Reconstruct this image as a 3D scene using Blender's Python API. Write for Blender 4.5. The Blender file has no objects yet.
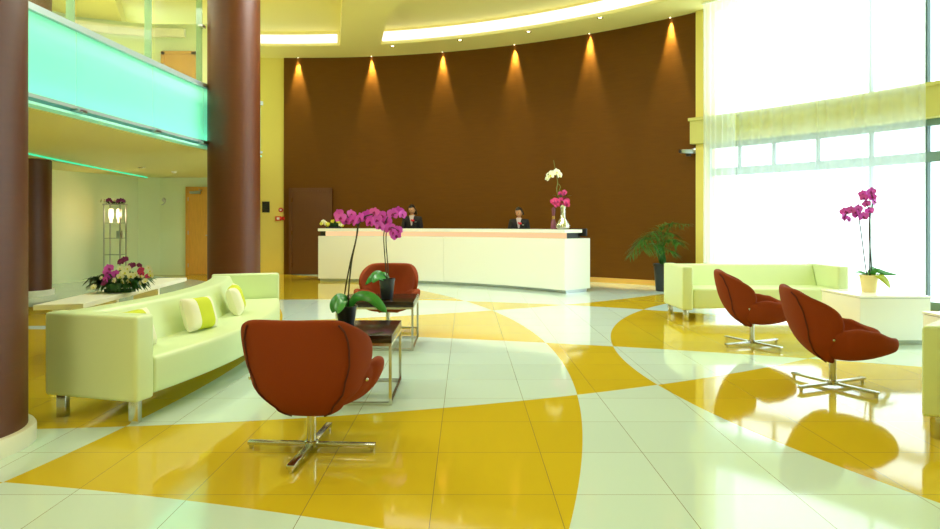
import bpy, bmesh, math, random
from mathutils import Vector, Matrix
random.seed(7)
PI = math.pi
SC = bpy.context.scene
C = SC.collection
FPX, CX, HY, EYE = 658.0, 466.0, 223.0, 1.35

# ------------------------------------------------------------------ camera, world, big lights, exposure
cam_data = bpy.data.cameras.new('camera')
cam = bpy.data.objects.new('camera', cam_data); C.objects.link(cam)
cam.location = (0, 0, EYE); cam.rotation_euler = (PI/2, 0, 0)
cam_data.sensor_width = 36; cam_data.lens = 36*FPX/940
cam_data.shift_x = 4/940; cam_data.shift_y = -(264.5-HY)/940
cam_data.clip_end = 200
SC.camera = cam
w = bpy.data.worlds.new('sky'); SC.world = w; w.use_nodes = True
bg = w.node_tree.nodes['Background']; bg.inputs[0].default_value = (0.86, 1.0, 1.06, 1); bg.inputs[1].default_value = 4.6
SC.view_settings.view_transform = 'Standard'; SC.view_settings.look = 'None'
SC.view_settings.gamma = 1; SC.view_settings.use_curve_mapping = False
SC.view_settings.exposure = 0.0
try:
    SC.cycles.use_denoising = True; SC.cycles.max_bounces = 10; SC.cycles.diffuse_bounces = 5
    SC.cycles.glossy_bounces = 5; SC.cycles.transparent_max_bounces = 16; SC.cycles.sample_clamp_indirect = 6
    SC.cycles.caustics_reflective = False; SC.cycles.caustics_refractive = False
except Exception: pass
RC = Vector((-4.378, 4.386)); RR = 12.955; HC = 5.70     # the round lobby: centre, radius, ceiling height
def pol(a, r, z=0.0): return Vector((RC.x+r*math.cos(math.radians(a)), RC.y+r*math.sin(math.radians(a)), z))
def area(name, loc, aim, sx, sy, power, col):
    d = bpy.data.lights.new(name, 'AREA'); d.shape = 'RECTANGLE'; d.size = sx; d.size_y = sy; d.energy = power; d.color = col
    o = bpy.data.objects.new(name, d); C.objects.link(o); o.location = loc
    o.rotation_euler = (Vector(aim)-Vector(loc)).to_track_quat('-Z', 'Y').to_euler(); return o
area('gallery_fill', (-6.6, 9.5, HC-.03), (-6.6, 9.501, 0), 1.2, 4.5, 170, (1.0, .98, .80))  # area fill light added to brighten the upper gallery
for a0 in (39, 29, 19, 9):                                 # daylight portals at the glazing
    c = pol(a0, RR+.25, 2.85); q = area('window_daylight', c, (RC.x, RC.y, 2.85), 2.6, 5.6, 1, (1, 1, 1)); q.data.cycles.is_portal = True
W1_, W2_ = (1.0, .98, .92), (1.0, .88, .60)
FILL_LIGHTS = [((-1.5, 10.2), 175, W1_), ((1.2, 9.8), 130, W1_), ((-5.0, 6.5), 110, W1_), ((-2.2, 2.4), 60, W2_), ((-2.6, -2.6), 250, W2_)]
for (x, y), p, lc in FILL_LIGHTS:                                    # fill lights added at ceiling height, outside the frame
    area('fill_light', (x, y, HC-.03), (x, y+.001, 0), 1.6, 1.6, p, lc)

# ------------------------------------------------------------------ helpers
def S(r, g, b):
    f = lambda c: (c/255/12.92) if c/255 <= .04045 else ((c/255+.055)/1.055)**2.4
    return (f(r), f(g), f(b), 1)
def at(px, py, D): return Vector(((px-CX)*D/FPX, D, EYE-(py-HY)*D/FPX))
def fl(px, py, z=0.0):
    D = (EYE-z)*FPX/(py-HY); return Vector(((px-CX)*D/FPX, D, z))
def mat(name, col, rough=.5, metal=0, noise=0, nscale=30, bump=0, bscale=200, stretch=None, trans=0, emit=None, estr=0, spec=.5, coat=0):
    m = bpy.data.materials.new(name); m.use_nodes = True; nt = m.node_tree; b = nt.nodes['Principled BSDF']
    b.inputs['Base Color'].default_value = col; b.inputs['Roughness'].default_value = rough; b.inputs['Metallic'].default_value = metal
    b.inputs['Specular IOR Level'].default_value = spec; b.inputs['Coat Weight'].default_value = coat
    if trans: b.inputs['Transmission Weight'].default_value = trans
    if emit: b.inputs['Emission Color'].default_value = emit; b.inputs['Emission Strength'].default_value = estr
    if noise or bump:
        tc = nt.nodes.new('ShaderNodeTexCoord'); mp = nt.nodes.new('ShaderNodeMapping'); nt.links.new(tc.outputs['Object'], mp.inputs[0])
        if stretch: mp.inputs['Scale'].default_value = stretch
    if noise:
        n = nt.nodes.new('ShaderNodeTexNoise'); n.inputs['Scale'].default_value = nscale; n.inputs['Detail'].default_value = 4; nt.links.new(mp.outputs[0], n.inputs['Vector'])
        r = nt.nodes.new('ShaderNodeMix'); r.data_type = 'RGBA'; nt.links.new(n.outputs['Fac'], r.inputs['Factor'])
        r.inputs['A'].default_value = tuple(c*(1-noise) for c in col[:3])+(1,); r.inputs['B'].default_value = tuple(min(1, c*(1+noise)) for c in col[:3])+(1,)
        nt.links.new(r.outputs['Result'], b.inputs['Base Color'])
    if bump:
        n = nt.nodes.new('ShaderNodeTexNoise'); n.inputs['Scale'].default_value = bscale; nt.links.new(mp.outputs[0], n.inputs['Vector'])
        bp = nt.nodes.new('ShaderNodeBump'); bp.inputs['Strength'].default_value = bump; bp.inputs['Distance'].default_value = .01
        nt.links.new(n.outputs['Fac'], bp.inputs['Height']); nt.links.new(bp.outputs[0], b.inputs['Normal'])
    return m
def emis(name, col, s):
    m = bpy.data.materials.new(name); m.use_nodes = True; nt = m.node_tree; nt.nodes.clear()
    o = nt.nodes.new('ShaderNodeOutputMaterial'); e = nt.nodes.new('ShaderNodeEmission'); e.inputs[0].default_value = col; e.inputs[1].default_value = s
    nt.links.new(e.outputs[0], o.inputs[0]); return m
def sheer(name, col, tr, tl=.5, gloss=0):
    """thin sheet: transparent + translucent + diffuse (+ a little mirror for glass)"""
    m = bpy.data.materials.new(name); m.use_nodes = True; nt = m.node_tree; nt.nodes.clear(); L = nt.links
    o = nt.nodes.new('ShaderNodeOutputMaterial'); t = nt.nodes.new('ShaderNodeBsdfTransparent'); a = nt.nodes.new('ShaderNodeBsdfTranslucent'); d = nt.nodes.new('ShaderNodeBsdfDiffuse')
    for n in (a, d): n.inputs[0].default_value = col
    m1 = nt.nodes.new('ShaderNodeMixShader'); m1.inputs[0].default_value = tl; L.new(d.outputs[0], m1.inputs[1]); L.new(a.outputs[0], m1.inputs[2])
    m2 = nt.nodes.new('ShaderNodeMixShader'); m2.inputs[0].default_value = tr; L.new(m1.outputs[0], m2.inputs[1]); L.new(t.outputs[0], m2.inputs[2])
    if gloss:
        t.inputs[0].default_value = col
        g = nt.nodes.new('ShaderNodeBsdfGlossy'); g.inputs['Roughness'].default_value = .02; lw = nt.nodes.new('ShaderNodeLayerWeight'); lw.inputs[0].default_value = .5
        p5 = nt.nodes.new('ShaderNodeMath'); p5.operation = 'POWER'; L.new(lw.outputs['Facing'], p5.inputs[0]); p5.inputs[1].default_value = 5; fr = nt.nodes.new('ShaderNodeMath'); fr.operation = 'MULTIPLY_ADD'; L.new(p5.outputs[0], fr.inputs[0]); fr.inputs[1].default_value = .9; fr.inputs[2].default_value = .04
        m3 = nt.nodes.new('ShaderNodeMixShader'); L.new(fr.outputs[0], m3.inputs[0]); L.new(m2.outputs[0], m3.inputs[1]); L.new(g.outputs[0], m3.inputs[2]); L.new(m3.outputs[0], o.inputs[0])
    else: L.new(m2.outputs[0], o.inputs[0])
    return m
def tag(o, label=None, cat=None, group=None, kind=None):
    if label: o['label'] = label
    if cat: o['category'] = cat
    if group: o['group'] = group
    if kind: o['kind'] = kind
    return o
def thing(name, label, cat, loc=(0, 0, 0), rz=0, group=None):
    o = bpy.data.objects.new(name, None); C.objects.link(o); o.location = loc; o.rotation_euler = (0, 0, rz); o.empty_display_size = .1
    return tag(o, label, cat, group)
def dup(root, loc=None, rz=None, label=None, group=None, parent=None):
    r = root.copy(); C.objects.link(r)
    if parent is not None: r.parent = parent
    if loc is not None: r.location = loc
    if rz is not None: r.rotation_euler = (0, 0, rz)
    if label: r['label'] = label
    if group: r['group'] = group
    for ch in list(root.children): dup(ch, parent=r)
    return r
class B:
    def __init__(s): s.bm = bmesh.new(); s.mi = 0
    def _mi(s, faces):
        for f in faces: f.material_index = s.mi
    def box(s, c, sz, rz=0, bev=0, seg=2, M=None):
        t = bmesh.new(); bmesh.ops.create_cube(t, size=1)
        bmesh.ops.scale(t, vec=sz, verts=t.verts)
        if bev: bmesh.ops.bevel(t, geom=t.edges[:]+t.verts[:], offset=bev, segments=seg, profile=.6, affect='EDGES')
        bmesh.ops.transform(t, matrix=Matrix.Translation(c) @ (M if M else Matrix.Rotation(rz, 4, 'Z')), verts=t.verts); return s.add(t)
    def add(s, t):
        me = bpy.data.meshes.new('t'); 
        for f in t.faces: f.material_index = s.mi
        t.to_mesh(me); t.free(); s.bm.from_mesh(me); bpy.data.meshes.remove(me); return s
    def tube(s, pts, r, n=8, cap=True):
        pts = [Vector(p) for p in pts]; rs = r if isinstance(r, (list, tuple)) else [r]*len(pts); rings = []; up = None
        for i, p in enumerate(pts):
            d = (pts[min(i+1, len(pts)-1)]-pts[max(i-1, 0)]).normalized()
            if up is None: up = Vector((0, 0, 1)) if abs(d.z) < .9 else Vector((1, 0, 0))
            x = d.cross(up).normalized(); y = x.cross(d).normalized(); up = y
            rings.append([s.bm.verts.new(p+(x*math.cos(2*PI*k/n)+y*math.sin(2*PI*k/n))*rs[i]) for k in range(n)])
        fs = []
        for a, b in zip(rings, rings[1:]):
            for k in range(n): fs.append(s.bm.faces.new((a[k], a[(k+1) % n], b[(k+1) % n], b[k])))
        if cap: fs.append(s.bm.faces.new(rings[0][::-1])); fs.append(s.bm.faces.new(rings[-1]))
        s._mi(fs); return s
    def lathe(s, prof, c=(0, 0, 0), n=24, cap=True):
        c = Vector(c); rings = [[s.bm.verts.new(c+Vector((max(r, .0004)*math.cos(2*PI*k/n), max(r, .0004)*math.sin(2*PI*k/n), z))) for k in range(n)] for r, z in prof]; fs = []
        for a, b in zip(rings, rings[1:]):
            for k in range(n): fs.append(s.bm.faces.new((a[k], a[(k+1) % n], b[(k+1) % n], b[k])))
        if cap: fs.append(s.bm.faces.new(rings[0][::-1])); fs.append(s.bm.faces.new(rings[-1]))
        s._mi(fs); return s
    def prism(s, pts, z0, z1):
        a = [s.bm.verts.new((p[0], p[1], z0)) for p in pts]; b = [s.bm.verts.new((p[0], p[1], z1)) for p in pts]; n = len(pts); fs = [s.bm.faces.new(a[::-1]), s.bm.faces.new(b)]
        for k in range(n): fs.append(s.bm.faces.new((a[k], a[(k+1) % n], b[(k+1) % n], b[k])))
        s._mi(fs); return s
    def grid(s, fn, nu, nv, closed=False):
        V = [[s.bm.verts.new(fn(i/nu, j/nv)) for j in range(nv+1)] for i in range(nu if closed else nu+1)]; fs = []
        for i in range(nu):
            for j in range(nv):
                a = V[i]; b = V[(i+1) % len(V)]; fs.append(s.bm.faces.new((a[j], b[j], b[j+1], a[j+1])))
        s._mi(fs); return s
    def ball(s, c, r, sub=2, sc=(1, 1, 1)):
        t = bmesh.new(); bmesh.ops.create_icosphere(t, subdivisions=sub, radius=r); bmesh.ops.scale(t, vec=sc, verts=t.verts); bmesh.ops.translate(t, vec=c, verts=t.verts); return s.add(t)
    def arc(s, a0, a1, r0, r1, z0, z1, n=48):
        """solid ring sector of the round room"""
        q = lambda a: [pol(a, r0, z0), pol(a, r1, z0), pol(a, r1, z1), pol(a, r0, z1)]
        R = [[s.bm.verts.new(v) for v in q(a0+(a1-a0)*i/n)] for i in range(n+1)]; fs = []
        for a, b in zip(R, R[1:]):
            for k in range(4): fs.append(s.bm.faces.new((a[k], b[k], b[(k+1) % 4], a[(k+1) % 4])))
        fs += [s.bm.faces.new(R[0]), s.bm.faces.new(R[-1][::-1])]; s._mi(fs); return s
    def warp(s, fn):
        for v in s.bm.verts: v.co = fn(v.co)
        return s
    def done(s, name, m, parent=None, smooth=True, solid=0, sub=0, bev=0, angle=40):
        bmesh.ops.recalc_face_normals(s.bm, faces=s.bm.faces)
        me = bpy.data.meshes.new(name); s.bm.to_mesh(me); s.bm.free()
        for x in (m if isinstance(m, (list, tuple)) else [m]): me.materials.append(x)
        o = bpy.data.objects.new(name, me); C.objects.link(o)
        if parent is not None: o.parent = parent
        if smooth:
            me.polygons.foreach_set('use_smooth', [True]*len(me.polygons))
            if not sub: me.set_sharp_from_angle(angle=math.radians(angle))
        if bev: q = o.modifiers.new('bevel', 'BEVEL'); q.width = bev; q.segments = 2; q.limit_method = 'ANGLE'
        if solid: q = o.modifiers.new('solid', 'SOLIDIFY'); q.thickness = solid; q.offset = 1
        if sub: q = o.modifiers.new('sub', 'SUBSURF'); q.levels = sub; q.render_levels = sub
        return o
def struct(b, name, m, smooth=True, **k):
    o = b.done(name, m, smooth=smooth, **k); o['kind'] = 'structure'; return o
def lerp(a, b, t): return a+(b-a)*t
def key(t, ks):
    for (a, x), (b, y) in zip(ks, ks[1:]):
        if t <= b:
            u = max(0, (t-a)/(b-a)); u = u*u*(3-2*u); return x+(y-x)*u
    return ks[-1][1]
def curve(pts, n=12):
    """Catmull-Rom through points"""
    P = [Vector(p) for p in pts]; P = [P[0]*2-P[1]]+P+[P[-1]*2-P[-2]]; out = []
    for i in range(1, len(P)-2):
        for k in range(n):
            t = k/n; a, b, c, d = P[i-1:i+3]
            out.append(.5*((2*b)+(c-a)*t+(2*a-5*b+4*c-d)*t*t+(3*b-a-3*c+d)*t**3))
    return out+[P[-2]]

# ------------------------------------------------------------------ materials
M = {}
M['ceil'] = mat('ceiling_paint', S(242, 232, 150), .7)
M['cream'] = mat('cream_paint', S(226, 240, 206), .6)
M['yellow_wall'] = mat('yellow_wall_paint', S(230, 212, 112), .6)
M['brown'] = mat('brown_wallcovering', S(104, 65, 12), .55, noise=.14, nscale=3, bump=.15, bscale=60, stretch=(1, 1, 12), spec=.12)
M['brown_door'] = mat('brown_door_veneer', S(100, 56, 16), .5, noise=.1, nscale=4, stretch=(8, 8, 1))
M['column'] = mat('column_covering', S(94, 45, 13), .42, noise=.16, nscale=4, bump=.1, bscale=50, stretch=(1, 1, 14))
M['white_lac'] = mat('white_lacquer', S(242, 244, 236), .25, spec=.5)
M['white_gloss'] = mat('white_gloss', S(253, 253, 252), .15)
M['white_stone'] = mat('white_base', S(240, 240, 228), .4)
M['wood'] = mat('oak_veneer', S(216, 162, 70), .45, noise=.18, nscale=5, stretch=(9, 9, .8))
M['skirting'] = mat('pale_oak_skirting', S(226, 178, 92), .3)
M['steel'] = mat('brushed_steel', S(190, 196, 200), .28, metal=1)
M['chrome'] = mat('satin_chrome', S(205, 205, 195), .18, metal=1)
M['frame'] = mat('window_frame', S(112, 142, 138), .4)
M['rail'] = mat('rail_metal', S(186, 206, 210), .35, metal=.3)
M['vinyl'] = mat('cream_leather', S(218, 234, 186), .38, noise=.03, nscale=3, bump=.08, bscale=300)
M['lime'] = mat('lime_cloth', S(205, 214, 40), .8, bump=.2, bscale=400)
M['cloth'] = mat('white_cloth', S(240, 238, 214), .8, bump=.2, bscale=400)
M['rust'] = mat('rust_fabric', S(136, 54, 15), .85, noise=.12, nscale=220, bump=.25, bscale=500, spec=.25)
M['seam'] = mat('seam_piping', S(86, 28, 10), .8)
M['dark_top'] = mat('wenge_top', S(40, 25, 16), .2, noise=.12, nscale=4, stretch=(14, 1, 1))
M['black'] = mat('black_plastic', S(26, 27, 28), .35)
M['pot'] = mat('dark_pot_glaze', S(38, 44, 52), .3)
M['pot_cream'] = mat('cream_pot', S(244, 228, 170), .45)
M['soil'] = mat('bark_mix', S(70, 52, 34), .9, noise=.3, nscale=80)
M['leaf'] = mat('orchid_leaf', S(52, 138, 52), .35, noise=.15, nscale=8)
M['leaf_y'] = mat('yellowing_leaf', S(176, 190, 40), .4, noise=.2, nscale=10)
M['palm'] = mat('palm_leaf', S(42, 102, 24), .45, noise=.3, nscale=6)
M['fern'] = mat('dark_foliage', S(40, 86, 36), .5, noise=.3, nscale=12)
M['stem'] = mat('flower_stem', S(52, 50, 34), .6)
M['stem_g'] = mat('green_stem', S(112, 122, 52), .6)
M['purple'] = mat('purple_petal', S(224, 84, 220), .5, noise=.2, nscale=20)
M['lip'] = mat('orchid_lip', S(150, 20, 120), .5)
M['violet'] = mat('violet_petal', S(132, 40, 112), .5, noise=.2, nscale=20)
M['pink'] = mat('pink_petal', S(214, 60, 130), .5, noise=.2, nscale=20)
M['whitep'] = mat('white_petal', S(248, 246, 226), .5)
M['yellowp'] = mat('yellow_petal', S(220, 214, 70), .5)
M['silver'] = mat('silver_glaze', S(214, 214, 200), .16, metal=.85)
M['mauve'] = mat('mauve_glass', S(130, 72, 92), .25)
M['gold'] = mat('gold_neck', S(190, 150, 80), .3, metal=.8)
M['skin'] = mat('skin', S(204, 150, 112), .5)
M['hair'] = mat('dark_hair', S(30, 20, 16), .4)
M['suit'] = mat('dark_suit_cloth', S(28, 26, 30), .8)
M['shirt'] = mat('pale_blouse', S(206, 190, 196), .8)
M['red'] = mat('red_plastic', S(196, 30, 24), .4)
M['redcloth'] = mat('red_scarf', S(220, 40, 60), .7)
M['glass'] = sheer('clear_glass', (.95, 1, .97, 1), .98, .5, 1)
M['glassg'] = sheer('greenish_glass_edge', S(206, 232, 214), .45, .5, 1)
M['curtain'] = sheer('sheer_curtain_cloth', (.80, .87, .83, 1), .55, .6)
M['curtain2'] = sheer('gathered_curtain_cloth', (.86, .93, .89, 1), .36, .6)
M['cove'] = emis('cove_led', (1, .95, .86, 1), 1.5)
M['lens'] = emis('lamp_lens', (1, .8, .45, 1), 14)
M['green_led'] = emis('green_led', (.10, 1, .45, 1), .9)
M['aqua_led'] = emis('aqua_led', (.36, 1, .74, 1), 3.4)
M['bulb'] = emis('warm_bulb', (1, .74, .42, 1), 3.0)
M['glow'] = emis('peach_backlit_acrylic', (1, .66, .34, 1), 1.0)
# aqua frosted glass, lit from inside
def frosted(name, col, em, es):
    m = sheer(name, col, 0, .75); nt = m.node_tree; o = next(n for n in nt.nodes if n.type == 'OUTPUT_MATERIAL'); sh = o.inputs[0].links[0].from_socket
    e_ = nt.nodes.new('ShaderNodeEmission'); e_.inputs[0].default_value = em; e_.inputs[1].default_value = es; ad = nt.nodes.new('ShaderNodeAddShader')
    nt.links.new(sh, ad.inputs[0]); nt.links.new(e_.outputs[0], ad.inputs[1]); nt.links.new(ad.outputs[0], o.inputs[0]); return m
M['frost'] = frosted('frosted_aqua_glass', S(190, 240, 226), S(150, 240, 205), .22)

# floor: white porcelain and yellow tiles; the colour flips at each of eight big circles, grout on a 60 cm grid
def floor_material():
    m = bpy.data.materials.new('checkered_circle_tiles'); m.use_nodes = True; nt = m.node_tree; L = nt.links; N = nt.nodes; b = N['Principled BSDF']
    geo = N.new('ShaderNodeTexCoord'); sep = N.new('ShaderNodeSeparateXYZ'); L.new(geo.outputs['Object'], sep.inputs[0])
    def mth(op, a, c=None):
        n = N.new('ShaderNodeMath'); n.operation = op
        for i, v in enumerate((a, c)):
            if v is None: continue
            if isinstance(v, (int, float)): n.inputs[i].default_value = v
            else: L.new(v, n.inputs[i])
        return n.outputs[0]
    circ = [(-12.366, 6.440, 13.30), (8.616, 6.300, 7.063), (-5.988, 22.692, 14.067), (-2.381, 1.245, 10.388),
            (-5.9, -16.35, 24.72), (-3.738, 16.631, 12.353), (-15.22, 5.965, 13.058), (-4.743, -10.006, 13.634)]
    tot = None
    for cx, cy, r in circ:
        dx = mth('SUBTRACT', sep.outputs[0], cx); dy = mth('SUBTRACT', sep.outputs[1], cy)
        g = mth('LESS_THAN', mth('ADD', mth('MULTIPLY', dx, dx), mth('MULTIPLY', dy, dy)), r*r)
        tot = g if tot is None else mth('ADD', tot, g)
    par = mth('MODULO', mth('ADD', tot, PARITY), 2.0)
    def line(o, off):
        f = mth('FRACT', mth('DIVIDE', mth('SUBTRACT', o, off-60), .6)); d = mth('MINIMUM', f, mth('SUBTRACT', 1.0, f)); return mth('LESS_THAN', d, .0026)
    gr = mth('MAXIMUM', line(sep.outputs[0], .4366), line(sep.outputs[1], 3.27))
    cell = N.new('ShaderNodeTexWhiteNoise'); fx = mth('FLOOR', mth('DIVIDE', mth('SUBTRACT', sep.outputs[0], .4366-60), .6)); fy = mth('FLOOR', mth('DIVIDE', mth('SUBTRACT', sep.outputs[1], 3.27-60), .6))
    cb = N.new('ShaderNodeCombineXYZ'); L.new(fx, cb.inputs[0]); L.new(fy, cb.inputs[1]); L.new(cb.outputs[0], cell.inputs['Vector'])
    mx = N.new('ShaderNodeMix'); mx.data_type = 'RGBA'; L.new(par, mx.inputs['Factor']); mx.inputs['A'].default_value = S(212, 236, 232); mx.inputs['B'].default_value = S(214, 186, 42)
    hv = N.new('ShaderNodeHueSaturation'); L.new(mx.outputs['Result'], hv.inputs['Color']); L.new(mth('ADD', mth('MULTIPLY', cell.outputs['Value'], .05), .965), hv.inputs['Value'])
    m2 = N.new('ShaderNodeMix'); m2.data_type = 'RGBA'; L.new(gr, m2.inputs['Factor']); L.new(hv.outputs[0], m2.inputs['A']); m2.inputs['B'].default_value = S(120, 112, 70)
    L.new(m2.outputs['Result'], b.inputs['Base Color']); b.inputs['Roughness'].default_value = .06; b.inputs['IOR'].default_value = 1.55
    b.inputs['Specular IOR Level'].default_value = .5
    return m
PARITY = 0
M['floor'] = floor_material()

# ------------------------------------------------------------------ setting
ring = [pol(a, RR+.35) for a in range(0, 360, 4)]
struct(B().prism(ring, -.12, 0), 'floor', M['floor'], smooth=False)
# ceiling soffit with two coffers, each with a lit edge
def cw(px, py): return fl2(px, py)
def fl2(px, py): D = (HC-EYE)*FPX/(HY-py); return Vector(((px-CX)*D/FPX, D))
R_OUT = 12.2
def coffer(a_out0, a_out1, r_in, left, right):
    return None
c0 = fl2(380.6, 44.5); R_OUT = (c0-RC).length
ang = lambda v: math.degrees(math.atan2(v.y-RC.y, v.x-RC.x))
left_edge = [c0, fl2(387.5, 18), fl2(391.5, 11), fl2(406, 0), Vector((-.55, 11.2)), Vector((.4, 9.9))]
cof1 = [pol(a, R_OUT).to_2d() for a in [lerp(20, ang(c0), i/30) for i in range(30)]] + left_edge + [pol(a, 8.0).to_2d() for a in [lerp(46, 20, i/12) for i in range(1, 13)]]
c1 = fl2(340, 45.4)
cof2 = [pol(a, (c1-RC).length).to_2d() for a in [lerp(ang(c1), 108, i/10) for i in range(11)]] + [pol(106, 8.4).to_2d(), fl2(350, -24), fl2(342.5, 2)]
def ceiling():
    from mathutils.geometry import delaunay_2d_cdt
    outer = [pol(a, RR+.35).to_2d() for a in range(0, 360, 4)]
    verts = []; edges = []
    for lp in (outer, cof1, cof2):
        k = len(verts); n = len(lp); verts += [Vector(v) for v in lp]; edges += [(k+i, k+(i+1) % n) for i in range(n)]
    v, e, f, *_ = delaunay_2d_cdt(verts, edges, [], 1, 1e-5)
    def inside(p, poly):
        r = False; n = len(poly)
        for i in range(n):
            a, b = poly[i], poly[(i+1) % n]
            if (a.y > p.y) != (b.y > p.y) and p.x < (b.x-a.x)*(p.y-a.y)/(b.y-a.y)+a.x: r = not r
        return r
    b = B(); vs = [b.bm.verts.new((p.x, p.y, HC)) for p in v]; vu = [b.bm.verts.new((p.x, p.y, HC+.36)) for p in v]
    for fc in f:
        c = sum((v[i] for i in fc), Vector((0, 0)))/len(fc); hole = inside(c, [Vector(q) for q in cof1]) or inside(c, [Vector(q) for q in cof2])
        b.bm.faces.new([(vu if hole else vs)[i] for i in fc])
    for lp in (cof1, cof2):
        n = len(lp)
        for i in range(n):
            p, q = lp[i], lp[(i+1) % n]
            b.bm.faces.new([b.bm.verts.new((p[0], p[1], HC)), b.bm.verts.new((q[0], q[1], HC)), b.bm.verts.new((q[0], q[1], HC+.36)), b.bm.verts.new((p[0], p[1], HC+.36))])
    b.prism(outer, HC+.37, HC+.5)
    return struct(b, 'ceiling', M['ceil'], smooth=False)
ceiling()
def cove(a0, a1, r, z0, z1, label):
    o = B().arc(a0, a1, r-.07, r-.015, z0, z1, 40).done('cove_light', M['cove']); return tag(o, label, 'ceiling light', 'cove lights')
cove(21, ang(c0)-.3, R_OUT, HC+.07, HC+.29, 'long curved white cove light around the wide ceiling coffer above the desk')
cove(ang(c1)+.3, 107, (c1-RC).length, HC+.06, HC+.26, 'short white cove light in the small ceiling coffer beside the round column')

def hit(px, r=RR):
    k = (px-CX)/FPX; a = k*k+1; b_ = -2*(k*RC.x+RC.y); c = RC.x**2+RC.y**2-r*r; D = (-b_+math.sqrt(b_*b_-4*a*c))/(2*a); return Vector((k*D, D))
A_R = ang(hit(697)); A_L = ang(hit(284))
struct(B().arc(A_R, A_L+.02, RR, RR+.3, 0, HC+.36, 90), 'wall_back', M['brown'])
struct(B().arc(A_R, ang(hit(334)), RR-.02, RR, 0, .11, 60), 'baseboard_back', M['skirting'])
# pier at the window side, then glazing
struct(B().arc(A_R-1.1, A_R, RR-.06, RR+.3, 0, HC+.36, 4), 'wall_right', M['yellow_wall'])
W0, W1 = A_R-1.1, 2.0
struct(B().arc(W1, A_R+.35, RR-.16, RR+.25, 2.97, 3.44, 60).arc(W1, A_R+.45, RR-.2, RR+.25, 3.44, 3.5, 60), 'trim_1', mat('beam_paint', S(208, 204, 120), .6))
mull = [W0]+[ang(hit(p)) for p in (738, 772, 816, 869, 925)]
while mull[-1] > W1+3.5: mull.append(mull[-1]-3.6)
mull[-1] = W1
for i, (a, b_) in enumerate(zip(mull, mull[1:])):
    g = B()
    for q in (a, b_):
        p = pol(q, RR+.08); lo = 2.3 if i < 4 and q != W0 else 0; g.box((p.x, p.y, (lo+3.0)/2), (.10, .035, 3.0-lo), math.radians(q))
        if i >= 4: g.box((p.x, p.y, 4.6), (.10, .035, 2.3), math.radians(q))
    g.arc(b_, a, RR+.03, RR+.13, 2.30, 2.46, 6).arc(b_, a, RR+.03, RR+.13, 0, .12, 6).arc(b_, a, RR+.03, RR+.13, 2.86, 2.98, 6)
    f = struct(g, 'window_%d' % (i+1), M['frame'], smooth=False)
    for z0, z1 in ((.12, 2.30), (2.46, 2.86), (3.5, HC+.3)):
        B().grid(lambda u, v: pol(lerp(a, b_, u), RR+.09, lerp(z0, z1, v)), 4, 1).done('pane', M['glass'], f)
# the rest of the round wall, behind the camera
struct(B().arc(-180, W1, RR, RR+.3, 0, HC+.36, 90), 'wall_front', M['cream'])
struct(B().arc(130, 180, RR, RR+.3, 0, HC+.36, 30), 'wall_left', M['cream'])

# ---- under the gallery
pL = [(-9.9, 9.5), (-9.4, 12.0), (-9.13, 14.65), (-8.42, 16.9), (-7.95, 17.08)]
eL = hit(286, RR+.06)
def wallstrip(pts, z0, z1, t=.15):
    b = B(); n = len(pts); P = [Vector(p) for p in pts]; off = []
    for i in range(n):
        d = (P[min(i+1, n-1)]-P[max(i-1, 0)]).normalized(); off.append(P[i]+Vector((-d.y, d.x))*t)
    for i in range(n-1): b.prism([P[i], P[i+1], off[i+1], off[i]], z0, z1)
    return b
struct(wallstrip(pL, 0, 2.53), 'wall_gallery', M['cream'])
wsp = Vector(pL[-1]).lerp(eL, .5)
struct(wallstrip([pL[-1], wsp], 0, HC+.3), 'wall_end', M['cream'])
struct(wallstrip([wsp, (eL.x, eL.y)], 0, HC+.3), 'wall_passage', M['yellow_wall'])
G = curve([(-4.52, 3.4), (-4.45, 4.4), (-4.33, 6.5), (-4.22, 8.7), (-4.07, 10.5), (-3.68, 11.8)], 10)
G = [Vector((p.x, p.y)) for p in [q.to_3d() for q in G]]
inner = [p+Vector((-.16, 0)) for p in G]
slab = inner + [Vector((-4.3, 13.0)), Vector((-5.7, 17.05)), Vector((-7.95, 17.1)), Vector((-8.42, 16.95)), Vector((-9.2, 14.65)), Vector((-9.5, 12)), Vector((-10, 9.5)), Vector((-10, 3.4))]
struct(B().prism(slab, 2.53, 3.0), 'ceiling_gallery', mat('gallery_ceiling_paint', S(232, 228, 158), .7), smooth=False)
struct(wallstrip([(-9.4, 9.0), (-9.0, 12.6), (-8.2, 13.9), (-6.9, 14.4), (-4.9, 14.4)], 3.0, HC), 'wall_upper', M['cream'])
gl = B()
def sweep(b, path, sec):
    R = []
    for i, p in enumerate(path):
        d = (path[min(i+1, len(path)-1)]-path[max(i-1, 0)]).normalized(); n = Vector((d.y, -d.x)); R.append([b.bm.verts.new((p.x+n.x*o, p.y+n.y*o, z)) for o, z in sec])
    m = len(sec); fs = []
    for a, c in zip(R, R[1:]):
        for k in range(m): fs.append(b.bm.faces.new((a[k], c[k], c[(k+1) % m], a[(k+1) % m])))
    fs += [b.bm.faces.new(R[0]), b.bm.faces.new(R[-1][::-1])]; b._mi(fs); return b
def rect(o0, o1, z0, z1): return [(o0, z0), (o1, z0), (o1, z1), (o0, z1)]
def tube_along(name, pts2, z, m, r, label, cat, group=None):
    return tag(B().tube([(p[0], p[1], z) for p in pts2], r, 8).done(name, m), label, cat, group)
tube_along('led_strip', [fl(px, py, 2.5).xy if False else ((px-CX)/FPX*(2.5-EYE)*FPX/(HY-py), (2.5-EYE)*FPX/(HY-py)) for px, py in ((5, 149), (27, 153.5), (60, 160.5), (100, 168.5), (147, 177.5))], 2.5, M['green_led'], .017, 'green light line where the gallery wall meets its ceiling', 'light')
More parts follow.
